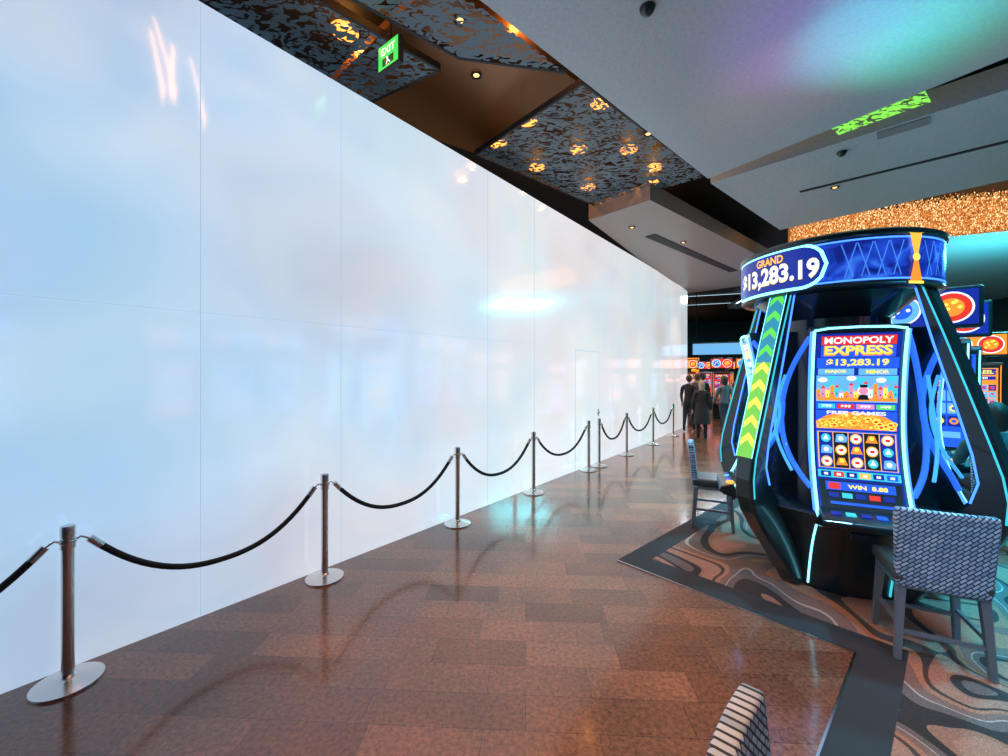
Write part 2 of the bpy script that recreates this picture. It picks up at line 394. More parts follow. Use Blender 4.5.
n,l,b=nodes(bandm); tc=n.new('ShaderNodeTexCoord'); wv=n.new('ShaderNodeTexNoise'); wv.inputs['Scale'].default_value=4; wv.inputs['Distortion'].default_value=2
l.new(tc.outputs['Object'],wv.inputs['Vector']); rp=ramp(n,[(.35,(.005,.015,.22)),(.55,(.015,.07,.65)),(.75,(.06,.28,1))]); l.new(wv.outputs['Fac'],rp.inputs[0]); l.new(rp.outputs[0],b.inputs['Emission Color'])
A.rect(math.pi*CR,0,2*math.pi*CR,.32,bandm,.001,nu=128)
A.rect(math.pi*CR,.155,2*math.pi*CR,.014,BLUEL,.003,nu=128); A.rect(math.pi*CR,-.155,2*math.pi*CR,.014,BLUEL,.003,nu=128)
lb=glow('crown_line',(.06,.25,.9),1.0)
for q in range(0,4,2):
    base=(214+90*q)*math.pi/180*CR
    def loz(w,h,m,off):
        r=h/2; xs=[-w/2+w*i/30 for i in range(31)]
        def hh(x):
            e=abs(x)-(w/2-r)
            return r if e<=0 else math.sqrt(max(r*r-e*e,0))
        for i in range(30):
            x0,x1=xs[i],xs[i+1]
            A.poly([(base+x0,-hh(x0)),(base+x1,-hh(x1)),(base+x1,hh(x1)),(base+x0,hh(x0))],m,off)
    loz(1.02,.37,CYAN,.006); loz(.97,.32,NAVY,.009)
    A.text('GRAND',base+.07,.105,.26,.07,GOLD,.012)
    A.text('$13,283.19',base+.075,-.035,.76,.19,YEL,.012); A.text('$13,283.19',base+.079,-.032,.75,.175,WHITE,.014)
    c=(299+90*q)*math.pi/180*CR
    A.poly([(c-.05,.19),(c+.05,.19),(c+.012,.0),(c-.012,.0)],GOLD,.012); A.poly([(c-.012,.0),(c+.012,.0),(c+.05,-.19),(c-.05,-.19)],ORANGE,.012)
    A.rect(c,.19,.12,.02,YEL,.014); A.rect(c,-.19,.12,.02,YEL,.014); A.disc(c,0,.03,YEL,.014)
    for sx_ in (-.13,-.23,-.33,-.43,.13,.23,.33):
        A.poly([(c+sx_-.05,.13),(c+sx_-.042,.13),(c+sx_+.03,-.13),(c+sx_+.022,-.13)],lb,.004)
        A.poly([(c+sx_+.05,.13),(c+sx_+.042,.13),(c+sx_-.03,-.13),(c+sx_-.022,-.13)],lb,.004)
A.build('crown_artwork',pod)
fin_o=[(.68,2.52),(.80,2.14),(.93,1.70),(1.04,1.32),(1.095,1.12),(1.12,.95),(1.11,.80),(1.06,.67),(.95,.50),(.80,.31),(.66,.13),(.58,.0)]
fin_i=[(.38,0),(.42,.3),(.58,.58),(.78,.76),(.89,.90),(.93,1.05),(.90,1.25),(.81,1.62),(.70,2.05),(.59,2.52)]
for q in range(4):
    a=R(225+90*q+(4 if q%2 else 0)); ca,sa=math.cos(a),math.sin(a)
    fn=lambda x,r,z,ca=ca,sa=sa:(r*ca-x*sa, r*sa+x*ca, z)
    prism('corner_fin_%d'%(q+1), fin_o+fin_i, -.08,.08, BLACK, pod, bevel=.025, fn=fn)
    for s in (-1,1):  # glowing tubes stand in for coloured reflections along the fin edges
        tube('fin_led_%d_%d'%(q+1,s), [fn(s*.083,r-.03,z) for i,(r,z) in enumerate(fin_o[:7])], .006, TEALG, pod)
        tube('fin_inner_led_%d_%d'%(q+1,s), [fn(s*.083,r+.02,z) for r,z in fin_i[4:]], .007, BLUEL, pod)
    if q in (0,2):
        seg=fin_o[:5]
        L=[0]
        for i in range(len(seg)-1): L.append(L[-1]+math.hypot(seg[i+1][0]-seg[i][0],seg[i+1][1]-seg[i][1]))
        def FP(u,v,o,seg=seg,L=L,fn=fn):
            v=L[-1]-min(max(v,0),L[-1]-1e-5)
            v=min(max(v,0),L[-1]-1e-5)
            i=max(j for j in range(len(L)-1) if L[j]<=v); t=(v-L[i])/(L[i+1]-L[i])
            r=seg[i][0]+(seg[i+1][0]-seg[i][0])*t; z=seg[i][1]+(seg[i+1][1]-seg[i][1])*t
            return fn(u,r+.003+o,z)
        B=Art(FP)
        B.rect(0,L[-1]/2,.15,L[-1]-.02,glow('lime_panel',(.20,.65,.08),1.0),.001,nv=16)
        B.rect(0,L[-1]*.78,.15,L[-1]*.42,glow('panel_blue_green',(.03,.35,.55),.8),.002,nv=8)
        for j in range(9):
            y=.1+j*.155
            B.poly([(-.06,y),(0,y+.06),(.06,y),(.06,y+.06),(0,y+.12),(-.06,y+.06)],(YEL if j<5 else GREEN),.004)
        B.rect(-.073,L[-1]/2,.006,L[-1]-.02,CYAN,.006,nv=16); B.rect(.073,L[-1]/2,.006,L[-1]-.02,CYAN,.006,nv=16)
        B.build('fin_arrow_panel_%d'%(q+1),pod)

HOOP=mat('hoop_plastic',(.06,.2,.5),.15,em=(.02,.12,.80),es=1.2)
HOOP2=mat('hoop_plastic_light',(.1,.45,.7),.15,em=(.06,.42,.85),es=.9)
def machine_face(parent):
    v=[];f=[];N=16;W=.30
    for j in range(N+1):
        z=.74+1.46*j/N; y=-(mfun(z)-.014)
        v+=[(-W,y,z),(W,y,z),(W*.8,-.2,z),(-W*.8,-.2,z)]
    for j in range(N):
        for i in range(4): f.append((4*j+i,4*j+(i+1)%4,4*j+4+(i+1)%4,4*j+4+i))
    f.append((0,1,2,3)); f.append((4*N,4*N+1,4*N+2,4*N+3))
    mesh('cabinet_shell',v,f,BLACK,parent)
    K=.92
    A=Art(lambda u,v_,o:(u*K,-(mfun(v_)+o),v_))
    A.rect(0,1.46,.57,1.36,NAVY,.0,nv=30)
    A.rect(0,2.085,.50,.07,RED,.003,nv=2); A.text('MONOPOLY',0,2.085,.46,.052,WHITE,.006)
    A.rect(0,2.0,.50,.09,BLUE,.003,nv=2); A.text('EXPRESS',0,2.005,.46,.08,ORANGE,.006); A.text('EXPRESS',0,2.01,.45,.07,YEL,.008)
    A.rect(0,1.91,.55,.08,BLUE,.003,nv=2); A.text('$13,283.19',0,1.91,.42,.06,YEL,.006)
    for s in (-1,1): A.rect(s*.14,1.84,.25,.05,SKY,.003); A.text('MINOR' if s>0 else 'MAJOR',s*.14,1.84,.15,.03,YEL,.006)
    # town picture
    A.rect(0,1.705,.55,.21,SKY,.003,nv=4)
    for i in range(8): A.disc(-.23+i*.066,1.775+.014*(i%2),.034,[WHITE,TEALG,SKY][i%3],.0040,ry=.02)
    A.poly([(-.27,1.62),(-.27,1.70),(-.18,1.76),(-.08,1.69),(.05,1.75),(.16,1.69),(.27,1.74),(.27,1.62)],TEALG,.0045)
    A.poly([(-.27,1.61),(-.27,1.66),(-.1,1.675),(.1,1.65),(.27,1.67),(.27,1.61)],ORANGE,.0052)
    rnd=random.Random(3)
    for i in range(17):
        x=-.26+i*.0325; h=rnd.uniform(.03,.11); A.rect(x,1.635+h/2,.027,h,[ORANGE,PINK,YEL,ORANGE,TEALG,WHITE][i%6],.0065)
        A.poly([(x-.018,1.635+h),(x+.018,1.635+h),(x,1.66+h)],[ORANGE,RED,PINK][i%3],.0075)
        A.rect(x,1.625+h/2,.008,.012,NAVY,.0085)
    A.disc(.05,1.69,.040,WHITE,.010); A.disc(.05,1.69,.032,PINK,.0115); A.rect(.05,1.728,.05,.022,DARK,.013); A.poly([(.01,1.62),(.09,1.62),(.075,1.66),(.025,1.66)],DARK,.012)
    A.poly([(-.22,1.615),(-.02,1.605),(.20,1.615),(.24,1.635),(-.24,1.635)],ORANGE,.010)
    A.rect(0,1.565,.55,.055,BLUE,.003,nv=2)
    for i in range(4): A.rect(-.2+i*.133,1.565,.12,.038,[TEALG,RED,PINK,GREEN][i],.006); A.text('$99',-.2+i*.133,1.565,.07,.025,WHITE,.008)
    # coin hill band
    A.rect(0,1.455,.55,.15,BLUE,.003,nv=3)
    A.poly([(-.27,1.385),(.27,1.385),(.27,1.44),(.20,1.49),(.06,1.52),(-.06,1.52),(-.20,1.49),(-.27,1.44)],ORANGE,.004)
    rnd=random.Random(5)
    for i in range(80):
        x=rnd.uniform(-.25,.25); y=1.40+rnd.uniform(0,.11)*(1-abs(x)/.40); A.disc(x,y,.026,[GOLD,ORANGE,YEL][i%3],.0048+i*.0001,ry=.017); A.disc(x,y,.014,[ORANGE,YEL,RED][i%3],.0053+i*.0001,ry=.009)
    A.text('FREE GAMES',0,1.515,.40,.028,WHITE,.0145)
    # reels
    A.rect(0,1.22,.55,.30,BLUE,.003,nv=5); A.rect(0,1.22,.53,.28,GOLD,.0045,nv=5)
    for i in range(5):
        A.rect(-.208+i*.104,1.22,.098,.272,[NAVY,DARK][i%2],.006,nv=5)
        for j in range(3):
            x=-.208+i*.104; y=1.13+j*.09
            k=(i*3+j*2)%5
            if k<2: A.disc(x,y,.040,GOLD,.009); A.disc(x,y,.031,WHITE,.0105); A.rect(x,y,.03,.02,RED,.012)
            elif k==2: A.poly([(x-.038,y-.03),(x+.038,y-.03),(x+.045,y+.01),(x+.015,y+.035),(x-.03,y+.03)],SKY,.010); A.disc(x,y,.018,WHITE,.012)
            elif k==3: A.poly([(x-.04,y-.025),(x+.04,y-.025),(x+.02,y+.03),(x-.02,y+.03)],ORANGE,.010); A.disc(x,y+.01,.016,YEL,.013)
            else: A.disc(x,y,.034,TEALG,.009); A.poly([(x-.02,y-.012),(x+.02,y-.012),(x,y+.028)],WHITE,.012)
    A.rect(0,1.035,.55,.055,TEALG,.003)
    for i in range(6): A.rect(-.22+i*.088,1.035,.07,.038,[NAVY,RED,NAVY,GOLD,NAVY,BLUE][i],.006); A.text('88',-.22+i*.088,1.035,.03,.02,WHITE,.008)
    A.rect(0,.89,.54,.20,DARK,.003,nv=3)
    A.rect(0,.95,.46,.06,BLUE,.006); A.text('WIN  8.88',.05,.95,.26,.03,YEL,.009); A.rect(-.17,.95,.08,.045,RED,.008)
    for i in range(5): A.rect(-.18+i*.09,.885,.07,.035,[NAVY,TEALG,NAVY,RED,NAVY][i],.006)
    A.rect(0,.83,.42,.018,BLUE,.006)
    A.build('screen',parent)
    zs=[.76+1.4*i/28 for i in range(29)]
    for s in (-1,1):
        tube('edge_led_%d'%s,[(s*.282,-(mfun(z)+.012),z) for z in zs],.0105,CYAN,parent)
        tube('edge_rib_%d'%s,[(s*.30,-(mfun(z)+.0),z) for z in zs],.009,BLUEL,parent)
        w=[(s*.31,-.72,.92),(s*.38,-.66,1.02),(s*.45,-.54,1.20),(s*.47,-.46,1.42),(s*.45,-.45,1.66),(s*.40,-.52,1.88),(s*.33,-.62,2.06),(s*.30,-.66,2.12)]
        tube('wing_hoop_%d'%s,w,.020,HOOP,parent,kind='NURBS')
        w2=[(x+s*.05,y-.03,z*.9+.12) for x,y,z in w[1:6]]
        tube('wing_hoop_outer_%d'%s,w2,.012,HOOP2,parent,kind='NURBS')
    tube('top_led',[(-.282,-.702,2.165),(-.19,-.715,2.18),(0,-.72,2.185),(.19,-.715,2.18),(.282,-.702,2.165)],.009,CYAN,parent)
    zz=(.70,.6,.5,.4,.3,.2,.1,.04); lo=[]
    for z in zz:
        for i in range(len(tub)-1):
            if tub[i][1]<=z<=tub[i+1][1]: t=(z-tub[i][1])/(tub[i+1][1]-tub[i][1]); lo.append(tub[i][0]+(tub[i+1][0]-tub[i][0])*t); break
    for s in (-1,1):
        tube('door_led_%d'%s,[(s*.29,-.80,.76)]+[(s*.27,-math.sqrt(r*r-.073)-.008,z) for r,z in zip(lo,zz)],.008,CYAN if s<0 else TEALG,parent)
    prism('button_deck',[(-.74,.80),(-.92,.745),(-.94,.715),(-.91,.67),(-.70,.62)],-.28,.28,BLACK,parent,bevel=.015)
    for i in range(5):
        x=-.18+.09*i
        box('button_%d'%i,(x,-.85,.772),(.06,.04,.012),[NAVY,TEALG,NAVY,BLUE,RED][i],parent,rx=R(17),bevel=.003)
    lathe('spin_button',[(.036,0),(.036,.015),(.028,.024),(.005,.026)],GOLD,parent,loc=(.232,-.84,.772),seg=24)
    box('bill_slot',(.0,-.80,.60),(.16,.03,.05),DARK,parent,bevel=.004)
for q in range(4):
    e=empty('machine_unit_%d'%(q+1),(0,0,0),R(90*q)); e.parent=pod
    machine_face(e)
def worldspot(name,loc,tgt,power,col,ang,rad=.05,blend=1):
    ld=bpy.data.lights.new(name,'SPOT'); ld.energy=power; ld.color=col; ld.spot_size=R(ang); ld.spot_blend=blend; ld.shadow_soft_size=rad
    o=link(bpy.data.objects.new(name,ld)); o.location=loc; o.rotation_euler=(Vector(tgt)-Vector(loc)).to_track_quat('-Z','Y').to_euler(); return o
for nm,c,pw,loc,tgt,an in (('uplight_cyan',(.05,.75,.85),120,(3.2,3.6,3.05),(3.45,3.55,4.9),60),('uplight_violet',(.5,.2,1),45,(2.9,3.6,3.05),(2.8,3.5,4.9),75),('uplight_green',(.1,1,.4),50,(3.3,3.9,3.05),(3.95,3.75,4.9),50),('uplight_rose',(1,.35,.35),22,(2.8,3.8,3.05),(3.0,4.4,4.9),60)):
    worldspot(nm,loc,tgt,pw,c,an)
    cn=lathe(nm+'_can',[(.04,0),(.05,.06),(.045,.08)],DARK,pod,seg=16)
    cn.location=Matrix.Rotation(R(25),3,'Z')@Vector((loc[0]-3.03,loc[1]-3.79,2.935))

# ================================================================ GENERIC SLOT MACHINES
def slot(x,y,rz,base=BLUE,acc=RED,w=.74,h=1.0,z0=ZC,seed=0,name='SUPER REEL'):
    e=empty('slot_machine',(x,y,z0),rz,h); rnd=random.Random(seed)
    o=[(.32,0),(-.30,0),(-.30,.08),(-.26,.12),(-.30,.58),(-.46,.68),(-.48,.74),(-.44,.78),(-.22,.86),(-.17,1.0),(-.10,1.5),(-.14,2.0),(-.18,2.14),(-.10,2.2),(.30,2.2)]
    prism('cabinet',o,-w/2,w/2,BLACK,e,bevel=.02)
    def prof(z):
        pts=[(-.22,.86),(-.17,1.0),(-.10,1.5),(-.14,2.0),(-.18,2.14)]
        for a,b_ in zip(pts,pts[1:]):
            if a[1]<=z<=b_[1]: return a[0]+(b_[0]-a[0])*(z-a[1])/(b_[1]-a[1])
        return -.18
    A=Art(lambda u,v,o_:(u,prof(v)-.004-o_,v)); ww=w-.12
    A.rect(0,1.5,ww,1.16,base,.001,nv=24)
    A.rect(0,2.0,ww*.9,.12,NAVY,.003,nv=2); A.text(name,0,2.0,ww*.8,.08,YEL,.006)
    A.rect(0,1.87,ww*.9,.07,NAVY,.003); A.text('$1,288.40',0,1.87,ww*.55,.05,WHITE,.006)
    for i in range(5):
        for j in range(4):
            xx=(-2+i)*ww/5.3; zz=1.22+j*.15
            A.rect(xx,zz,ww/6,.125,rnd.choice([SKY,NAVY,SKY,NAVY]),.004); A.disc(xx,zz,.038,rnd.choice([GOLD,WHITE,ORANGE,YEL,acc]),.007); A.disc(xx,zz,.02,rnd.choice([RED,BLUE]),.009,10)
    A.rect(0,1.06,ww*.92,.07,acc,.003); A.text('PLAY',0,1.06,ww*.3,.045,WHITE,.006)
    A.build('screen',e)
    for s in (-1,1): tube('edge_led_%d'%s,[(s*(w/2-.025),prof(z)-.012,z) for z in [.88+.05*i for i in range(26)]],.009,CYAN if base is BLUE else ORANGE,e)
    box('topper_neck',(0,.08,2.26),(.3,.16,.16),DARK,e)
    box('topper',(0,.05,2.58),(w+.22,.16,.50),BLACK,e,bevel=.03)
    A=Art(lambda u,v,o_:(u,-.032-o_,v)); A.rect(0,2.58,w+.14,.42,base if base is not BLUE else NAVY,.001)
    for s,m1 in ((-.22,SKY),(.22,RED)):
        A.disc(s,2.58,.19,WHITE,.003,24); A.disc(s,2.58,.17,m1,.005,24); A.disc(s,2.58,.11,ORANGE if m1 is RED else BLUE,.007,20)
        for k in range(6): A.disc(s+.07*math.cos(k),2.58+.07*math.sin(k*1.7),.022,YEL if m1 is RED else WHITE,.009+.0002*k,8)
    A.build('topper_screen',e)
    box('play_deck',(0,-.40,.785),(w*.8,.16,.012),DARK,e,rx=R(20))
    for i in range(4): box('button_%d'%i,((-1.5+i)*.12,-.40,.797),(.07,.05,.014),[TEALG,BLUE,RED,GOLD][i],e,rx=R(20),bevel=.003)
    return e
slot(5.36,5.22,R(-44),BLUE,SKY,seed=2,h=1.02,z0=ZC)
slot(6.35,5.95,R(-42),BLUE,RED,seed=1)
slot(9.3,8.1,R(-45),ORANGE,RED,seed=3,h=.92)
slot(9.95,7.4,R(-45),RED,ORANGE,seed=4,h=.92)
slot(6.3,9.2,R(-30),BLUE,ORANGE,seed=5,h=.75)
# bank on the right, next to and behind the viewer (seen mirrored in the panels)
slot(4.9,1.7,R(-105),BLUE,ORANGE,seed=31)
slot(4.7,.75,R(-105),BLUE,RED,seed=32)
slot(4.4,-.3,R(-110),ORANGE,RED,seed=33)
slot(2.6,-2.2,R(-140),BLUE,RED,seed=34,z0=0)
slot(1.6,-3.0,R(-145),RED,ORANGE,seed=35,z0=0)
for i,(x,y,bs,ac) in enumerate([(8.6,16.2,RED,ORANGE),(9.5,16.0,ORANGE,RED),(10.4,15.8,BLUE,RED),(9.2,21,BLUE,ORANGE),(10.3,21,RED,ORANGE),(11.4,21,ORANGE,RED),(12.5,21,BLUE,RED),(13.6,21,RED,BLUE),(12.2,12.5,TEALG,BLUE),(13.2,12.0,BLUE,ORANGE),(8.1,21,ORANGE,RED),(7.0,21.0,BLUE,RED),(9.2,13.6,ORANGE,BLUE),(10.0,13.2,RED,ORANGE),(7.9,17.6,ORANGE,BLUE)]):
    slot(x,y,R(-25),bs,ac,seed=10+i,z0=0,h=.85)
sg=empty('illuminated_sign',(9.7,17.6,2.85),R(-25))
box('housing',(0,0,0),(3.0,.15,.56),DARK,sg,bevel=.02); A=Art(lambda u,v,o:(u,-.08-o,v)); A.rect(0,0,2.9,.48,glow('sign_sky',(.18,.48,.85),1.0),.001); A.text('CASINO BAR',-.2,0,1.6,.14,SKY,.004); A.build('face',sg)
for s in (-1,1): box('hanger_%d'%s,(s*1.3,0,1.5),(.03,.03,2.5),DARK,sg)
ds=empty('wall_display',(11,30.4,2.2)); box('bezel',(0,0,0),(7,.1,1.6),DARK,ds)
A=Art(lambda u,v,o:(u,-.052-o,v))
for i in range(7): A.rect(-3+i,0,.9,1.4,[SKY,ORANGE,TEALG,BLUE,RED,SKY,ORANGE][i],.002); A.disc(-3+i,.1,.3,YEL,.004)
A.build('panels',ds)
for i,y in enumerate((15.5,18,21,24)):
    strip('linear_light',(6.5+i*.3,y),(14,y-2.5),5.58,.05,glow('linear_teal',(.5,.8,.9),1.3))

# ================================================================ CHAIRS
weave = mat('woven_fabric',(.3,.36,.42),.75)
n,l,b=nodes(weave); tc=n.new('ShaderNodeTexCoord'); mp=n.new('ShaderNodeMapping'); mp.inputs['Rotation'].default_value=(0,R(45),0); l.new(tc.outputs['Object'],mp.inputs[0])
bk=n.new('ShaderNodeTexBrick'); bk.inputs['Scale'].default_value=1; bk.inputs['Brick Width'].default_value=.044; bk.inputs['Row Height'].default_value=.020; bk.inputs['Mortar Size'].default_value=.0034
bk.inputs['Color1'].default_value=(.60,.78,.98,1); bk.inputs['Color2'].default_value=(.26,.44,.66,1); bk.inputs['Mortar'].default_value=(.02,.04,.07,1)
sp=n.new('ShaderNodeSeparateXYZ'); cb=n.new('ShaderNodeCombineXYZ'); l.new(mp.outputs[0],sp.inputs[0]); l.new(sp.outputs[0],cb.inputs[0]); l.new(sp.outputs[2],cb.inputs[1]); l.new(cb.outputs[0],bk.inputs['Vector'])
l.new(bk.outputs['Color'],b.inputs['Base Color'])
LEG=mat('chair_leg_metal',(.20,.27,.34),.3,.4)
SEAT=mat('seat_leather',(.06,.075,.08),.3)
def chair(x,y,rz,z0=ZC):
    e=empty('casino_chair',(x,y,z0),rz)
    v=[];f=[];NX=10;NZ=10
    for side in (0,1):
        for j in range(NZ+1):
            for i in range(NX+1):
                u=-1+2*i/NX; t=j/NZ
                ww=.238-.02*(1-t)
                if t>.9: ww-=.008
                cz=.47+.51*t
                yy=-.19-.05*t-.015*(1-u*u)+(.06 if side else 0)
                v.append((u*ww,yy,cz))
    o=(NX+1)*(NZ+1); g=lambda s,i,j:s*o+j*(NX+1)+i
    for s in (0,1):
        for j in range(NZ):
            for i in range(NX): f.append((g(s,i,j),g(s,i+1,j),g(s,i+1,j+1),g(s,i,j+1)))
    for j in range(NZ):
        for i in (0,NX): f.append((g(0,i,j),g(1,i,j),g(1,i,j+1),g(0,i,j+1)))
    for i in range(NX):
        for j in (0,NZ): f.append((g(0,i,j),g(1,i,j),g(1,i+1,j),g(0,i+1,j)))
    mesh('backrest',v,f,weave,e,smooth=True,bevel=.014)
    box('seat_cushion',(0,.03,.535),(.46,.46,.085),SEAT,e,bevel=.03)
    box('seat_frame',(0,.02,.475),(.43,.41,.04),LEG,e,bevel=.01)
    for sx_ in (-1,1):
        for sy in (-1,1):
            a=Vector((sx_*.19,.02+sy*.175,.47)); c=Vector((sx_*.215,.02+sy*.21,0))
            w0,w1=.024,.017; vv=[]
            for p,w_ in ((a,w0),(c,w1)):
                for dx,dy in ((-1,-1),(1,-1),(1,1),(-1,1)): vv.append(p+Vector((dx*w_,dy*w_,0)))
            mesh('leg_%d%d'%(sx_>0,sy>0),vv,[(0,1,2,3),(4,5,6,7),(0,1,5,4),(1,2,6,5),(2,3,7,6),(3,0,4,7)],LEG,e,bevel=.004)
    for sy in (-1,1): box('stretcher_x%d'%sy,(0,.02+sy*.197,.18),(.40,.018,.025),LEG,e)
    for sx_ in (-1,1): box('stretcher_y%d'%sx_,(sx_*.203,.02,.22),(.018,.39,.025),LEG,e)
    return e
chair(2.80,2.70,R(-27.2)); chair(2.50,4.97,R(-115)); chair(.70,.83,R(-131),0); chair(5.08,4.22,R(-35))

# ================================================================ PEOPLE
SKIN=mat('skin',(.50,.30,.22),.5)
def skinmesh(name, J, E, mats, pick, parent):
    me=bpy.data.meshes.new(name); names=list(J)
    me.from_pydata([J[k][0] for k in names],[(names.index(a),names.index(b_)) for a,b_ in E],[])
    o=bpy.data.objects.new(name+'_tmp',me); COL.objects.link(o)
    md=o.modifiers.new('skin','SKIN'); md.use_smooth_shade=True
    o.modifiers.new('sub','SUBSURF').levels=2
    sv=me.skin_vertices[0].data
    for i,k in enumerate(names):
        r=J[k][1]; sv[i].radius=r if isinstance(r,tuple) else (r,r); sv[i].use_root=(i==0)
    dg=bpy.context.evaluated_depsgraph_get(); nm=bpy.data.meshes.new_from_object(o.evaluated_get(dg))
    bpy.data.objects.remove(o)
    nm.materials.clear()
    for m in mats: nm.materials.append(m)
    for p in nm.polygons: p.material_index=pick(p.center); p.use_smooth=True
    r=bpy.data.objects.new(name,nm); return link(r,parent)
def head(parent,c,hairm,longh):
    hd=empty('head',c); hd.parent=parent
    def ball(name,s,m,fn=None,cc=(0,0,0),seg=20):
        bm=bmesh.new(); bmesh.ops.create_uvsphere(bm,u_segments=seg,v_segments=14,radius=1)
        for v in bm.verts:
            p=Vector((v.co.x*s[0],v.co.y*s[1],v.co.z*s[2]))
            if fn: p=fn(p)
            v.co=p+Vector(cc)
        me=bpy.data.meshes.new(name); bm.to_mesh(me); bm.free(); me.materials.append(m)
        for p in me.polygons: p.use_smooth=True
        return link(bpy.data.objects.new(name,me),hd)
    def jaw(p):
        if p.z<0: k=1-.35*(-p.z/.118)**1.3; p.x*=k; p.y=p.y*(.55+.45*k)+.018*(-p.z/.118)
        return p
    ball('skull',(.077,.095,.118),SKIN,jaw)
    mesh('nose',[(-.014,.088,-.03),(.014,.088,-.03),(0,.118,-.026),(0,.092,.02)],[(0,1,2),(0,2,3),(1,3,2),(0,3,1)],SKIN,hd,smooth=True)
    for s in (-1,1):
        ball('ear_%d'%s,(.012,.022,.034),SKIN,cc=(s*.078,-.005,-.005),seg=10)
        ball('eye_%d'%s,(.013,.008,.009),mat('eye',(.05,.04,.04),.2),cc=(s*.03,.086,.005),seg=10)
    ball('mouth',(.026,.008,.007),mat('lips',(.4,.14,.12),.5),cc=(0,.088,-.058),seg=10)
    def hf(p):
        if p.y>.03 and p.z<.045: p.y=.03+(p.y-.03)*.15
        if p.z<-.02: p.z=-.02+(p.z+.02)*(2.4 if longh else .8)
        if p.z<-.05 and not longh: p.x*=.8; p.y*=.8
        return p
    ball('hair',(.090,.108,.126),hairm,hf,cc=(0,-.014,.012))
def hand(parent,w,d,side):
    d=Vector(d).normalized(); sd=Vector((0,1,0)) if abs(d.y)<.7 else Vector((1,0,0))
    up=d.cross(sd).normalized(); sd=up.cross(d).normalized()
    w=Vector(w)
    tube('palm',[tuple(w-d*.01),tuple(w+d*.04),tuple(w+d*.085)],.03,SKIN,parent,radii=[.8,1.15,1.0])
    for i,L in enumerate((.068,.078,.072,.055)):
        o=w+d*.08+sd*(.028-.019*i); c=up*side*.012
        tube('finger_%d'%i,[tuple(o),tuple(o+d*L*.45),tuple(o+d*L*.8+c),tuple(o+d*L*.95+c*2.2)],.0085,SKIN,parent,radii=[1.1,1,.9,.7])
    o=w+d*.03+sd*.024; tube('thumb',[tuple(o),tuple(o+d*.02+sd*.025),tuple(o+d*.05+sd*.034)],.0105,SKIN,parent,radii=[1.1,1,.75])
def person(name,x,y,rz,top,bot,hairc,longh=False,pose='stand',sc=1,coat=False,z0=0):
    e=empty(name,(x,y,z0),rz,sc)
    tm=mat('cloth_%s'%str(top),top,.8); bm_=mat('cloth_%s'%str(bot),bot,.8); hm=mat('hair_%s'%str(hairc),hairc,.6); sh=mat('shoe_black',(.02,.02,.02),.4)
    H=-.34
    if pose=='sit':
        J={'pel':((0,-.02,.96+H),(.15,.12)),'waist':((0,-.03,1.10+H),(.135,.105)),'chest':((0,.0,1.32+H),(.165,.115)),'neck0':((0,.01,1.46+H),.07),'neck':((0,.03,1.54+H),.052),
        'kL':((-.12,.42,.60),.072),'aL':((-.12,.40,.12),.045),'tL':((-.12,.53,.05),.04),'hL':((-.10,.02,.62),.1),
        'kR':((.12,.42,.60),.072),'aR':((.12,.40,.12),.045),'tR':((.12,.53,.05),.04),'hR':((.10,.02,.62),.1)}
        for s,n_ in ((-1,'L'),(1,'R')):
            J['s'+n_]=((s*.185,.0,1.40+H),.068); J['e'+n_]=((s*.24,.12,1.17+H),.048); J['w'+n_]=((s*.17,.36,1.20+H),.032)
        hz=1.66+H; hy=.05; hdir=(0,1,-.05)
        pick=lambda c:(3 if c.z>1.50+H else 0 if (c.z>.70 and not(c.y>.15 and abs(c.x)<.19 and c.z<.72)) else (1 if c.z>.1 else 2))
    else:
        st=.18 if pose=='walk' else .0
        J={'pel':((0,0,.96),(.15,.115)),'waist':((0,0,1.10),(.13,.10)),'chest':((0,.0,1.32),(.165,.115)),'neck0':((0,0,1.46),.07),'neck':((0,.015,1.54),.052)}
        for s,n_ in ((-1,'L'),(1,'R')):
            J['h'+n_]=((s*.095,0,.88),.098); J['k'+n_]=((s*.10,.03+s*st*.7,.49),.068); J['a'+n_]=((s*.10,-.02+s*st*1.2,.09+(.05 if s<0 and st else 0)),.043); J['t'+n_]=((s*.12,.12+s*st*1.2,.035),.038)
            J['s'+n_]=((s*.185,0,1.41),.068); J['e'+n_]=((s*.245,-.02-s*st*.6,1.13),.048); J['w'+n_]=((s*.25,.07-s*st*.9,.90),.032)
        hz=1.665; hy=.03; hdir=(0,.15,-1)
        pick=lambda c:(3 if c.z>1.50 else 0 if (c.z>.97 or abs(c.x)>.205) else (1 if c.z>.09 else 2))
    E=[('pel','waist'),('waist','chest'),('chest','neck0'),('neck0','neck')]
    for n_ in 'LR': E+=[('pel','h'+n_),('h'+n_,'k'+n_),('k'+n_,'a'+n_),('a'+n_,'t'+n_),('neck0','s'+n_),('s'+n_,'e'+n_),('e'+n_,'w'+n_)]
    skinmesh('body',J,E,[tm,bm_,sh,SKIN],pick,e)
    head(e,(0,hy,hz),hm,longh)
    for s,n_ in ((-1,'L'),(1,'R')): hand(e,J['w'+n_][0],hdir,s)
    if coat:
        o=lathe('coat_skirt',[(.235,.50),(.225,.6),(.20,.8),(.18,.95),(.155,1.1)],tm,e,seg=28,cap=False); o.scale=(1,.8,1)
    return e
person('woman',5.38,11.15,R(-20),(.02,.022,.028),(.015,.015,.02),(.45,.36,.26),True,'stand',.9,True)
person('man',5.75,12.75,R(-35),(.025,.025,.03),(.02,.02,.025),(.03,.02,.02),False,'walk',.98)
person('man',6.9,14.2,R(20),(.10,.03,.03),(.03,.035,.05),(.04,.03,.02),False,'stand')
person('woman',7.5,13.9,R(150),(.30,.28,.26),(.04,.04,.06),(.10,.05,.03),True,'walk',.95)
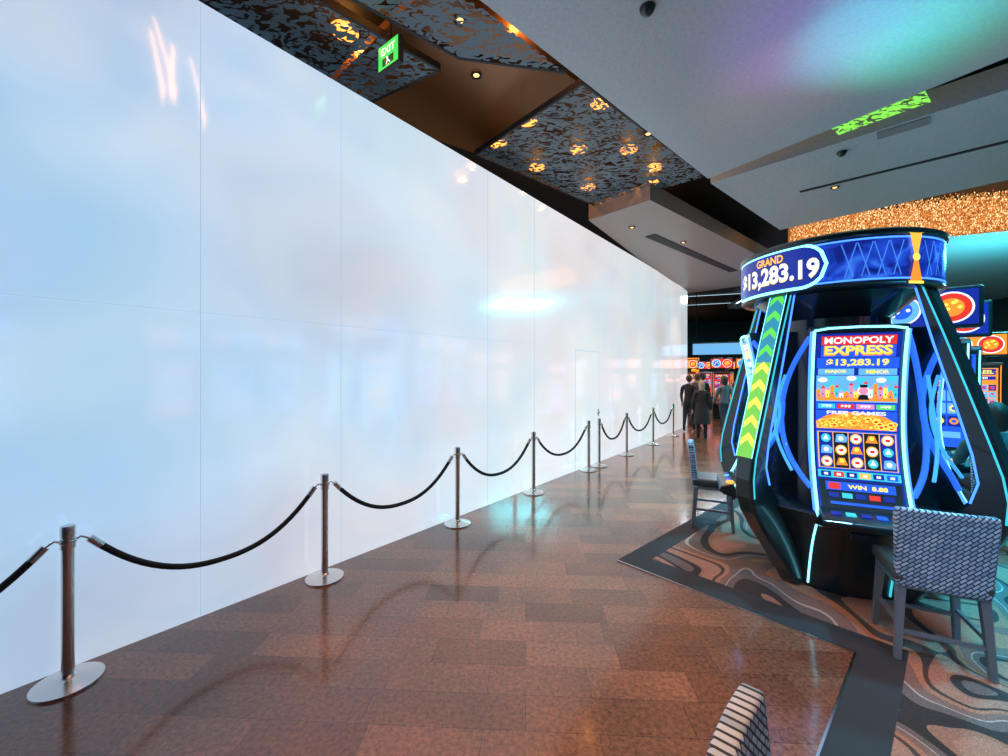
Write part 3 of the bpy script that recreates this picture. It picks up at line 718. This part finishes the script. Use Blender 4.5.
person('man',7.2,15.3,R(200),(.03,.05,.09),(.05,.05,.05),(.05,.04,.03),False,'walk')
person('woman',8.0,13.2,R(60),(.05,.05,.06),(.03,.03,.03),(.2,.12,.06),True,'stand',.96)
person('man',8.6,15.0,R(170),(.25,.12,.08),(.03,.03,.04),(.03,.02,.02),False,'stand',1.0)
person('man',6.4,13.6,R(-60),(.04,.04,.05),(.03,.03,.04),(.05,.03,.02),False,'walk',1.0)
person('woman',6.5,12.1,R(10),(.22,.24,.28),(.05,.06,.10),(.06,.04,.03),True,'walk',.97)
person('woman',5.08,4.22,R(-35),(.03,.14,.17),(.03,.03,.05),(.04,.025,.02),True,'sit',1.05,False,ZC)

# ================================================================ LIGHTS
def area(name,loc,size,power,col,tgt=None):
    ld=bpy.data.lights.new(name,'AREA'); ld.energy=power; ld.color=col; ld.size=size
    o=link(bpy.data.objects.new(name,ld)); o.location=loc
    d=(Vector(tgt)-Vector(loc)) if tgt else Vector((0,0,-1)); o.rotation_euler=d.to_track_quat('-Z','Y').to_euler(); return o
def spot(loc,tgt,power,col,ang=70,rad=.05): worldspot('ceiling_spot',loc,tgt,power,col,ang,rad,.8)
W=(1,.46,.20)
for x,y in [(-.4,1.9),(1.2,1.4),(.8,3.3),(2.2,5.0)]: spot((x,y,4.85),(x,y,0),150,W,75)
spot((.2,.5,4.85),(.8,1.6,0),300,(1,.36,.11),60)
for x,y in [(2.6,7.2),(4.6,9.6),(6.0,12.3),(7.5,16)]: spot((x,y,4.7),(x,y,0),420,W,80)
spot((3.3,1.2,4.85),(3.4,1.7,0),200,(1,.42,.2),45)
TE=(.03,.72,1)
spot((6.0,4.2,4.95),(6.0,4.4,0),1100,TE,120,.2)
spot((5.0,2.4,4.85),(3.6,3.0,.5),800,TE,80,.2)
spot((7.5,7.0,5.0),(7.5,7.0,0),1100,TE,120,.2)
spot((4.6,6.3,4.95),(3.9,5.6,0),600,TE,90,.2)
spot((2.2,-.6,4.8),(3.1,3.2,.6),520,(.22,.62,1),36,.2)  # added fill from the viewer's side to brighten the chair backs
worldspot('cove_uplight',(12.5,9.5,2.9),(13,10.5,5.2),900,(.1,.75,.85),130,.2)  # added fill from below to brighten the far ceiling panel, no fixture
area('teal_far_light',(14,10,5.2),3,900,(.1,.8,.9))
area('far_floor_light',(11,19,5.3),3,550,(.6,.65,.75))
w=bpy.data.worlds.new('world'); scene.world=w; w.use_nodes=True
w.node_tree.nodes['Background'].inputs[0].default_value=(.10,.13,.16,1); w.node_tree.nodes['Background'].inputs[1].default_value=.5

# ================================================================ CAMERA
cd=bpy.data.cameras.new('camera'); cam=bpy.data.objects.new('camera',cd); COL.objects.link(cam)
cam.location=(0,0,1.85); cam.rotation_euler=(R(90),0,0)
cd.sensor_width=36; cd.lens=410/1008*36; cd.shift_y=-6/1008; cd.clip_start=.05
scene.camera=cam
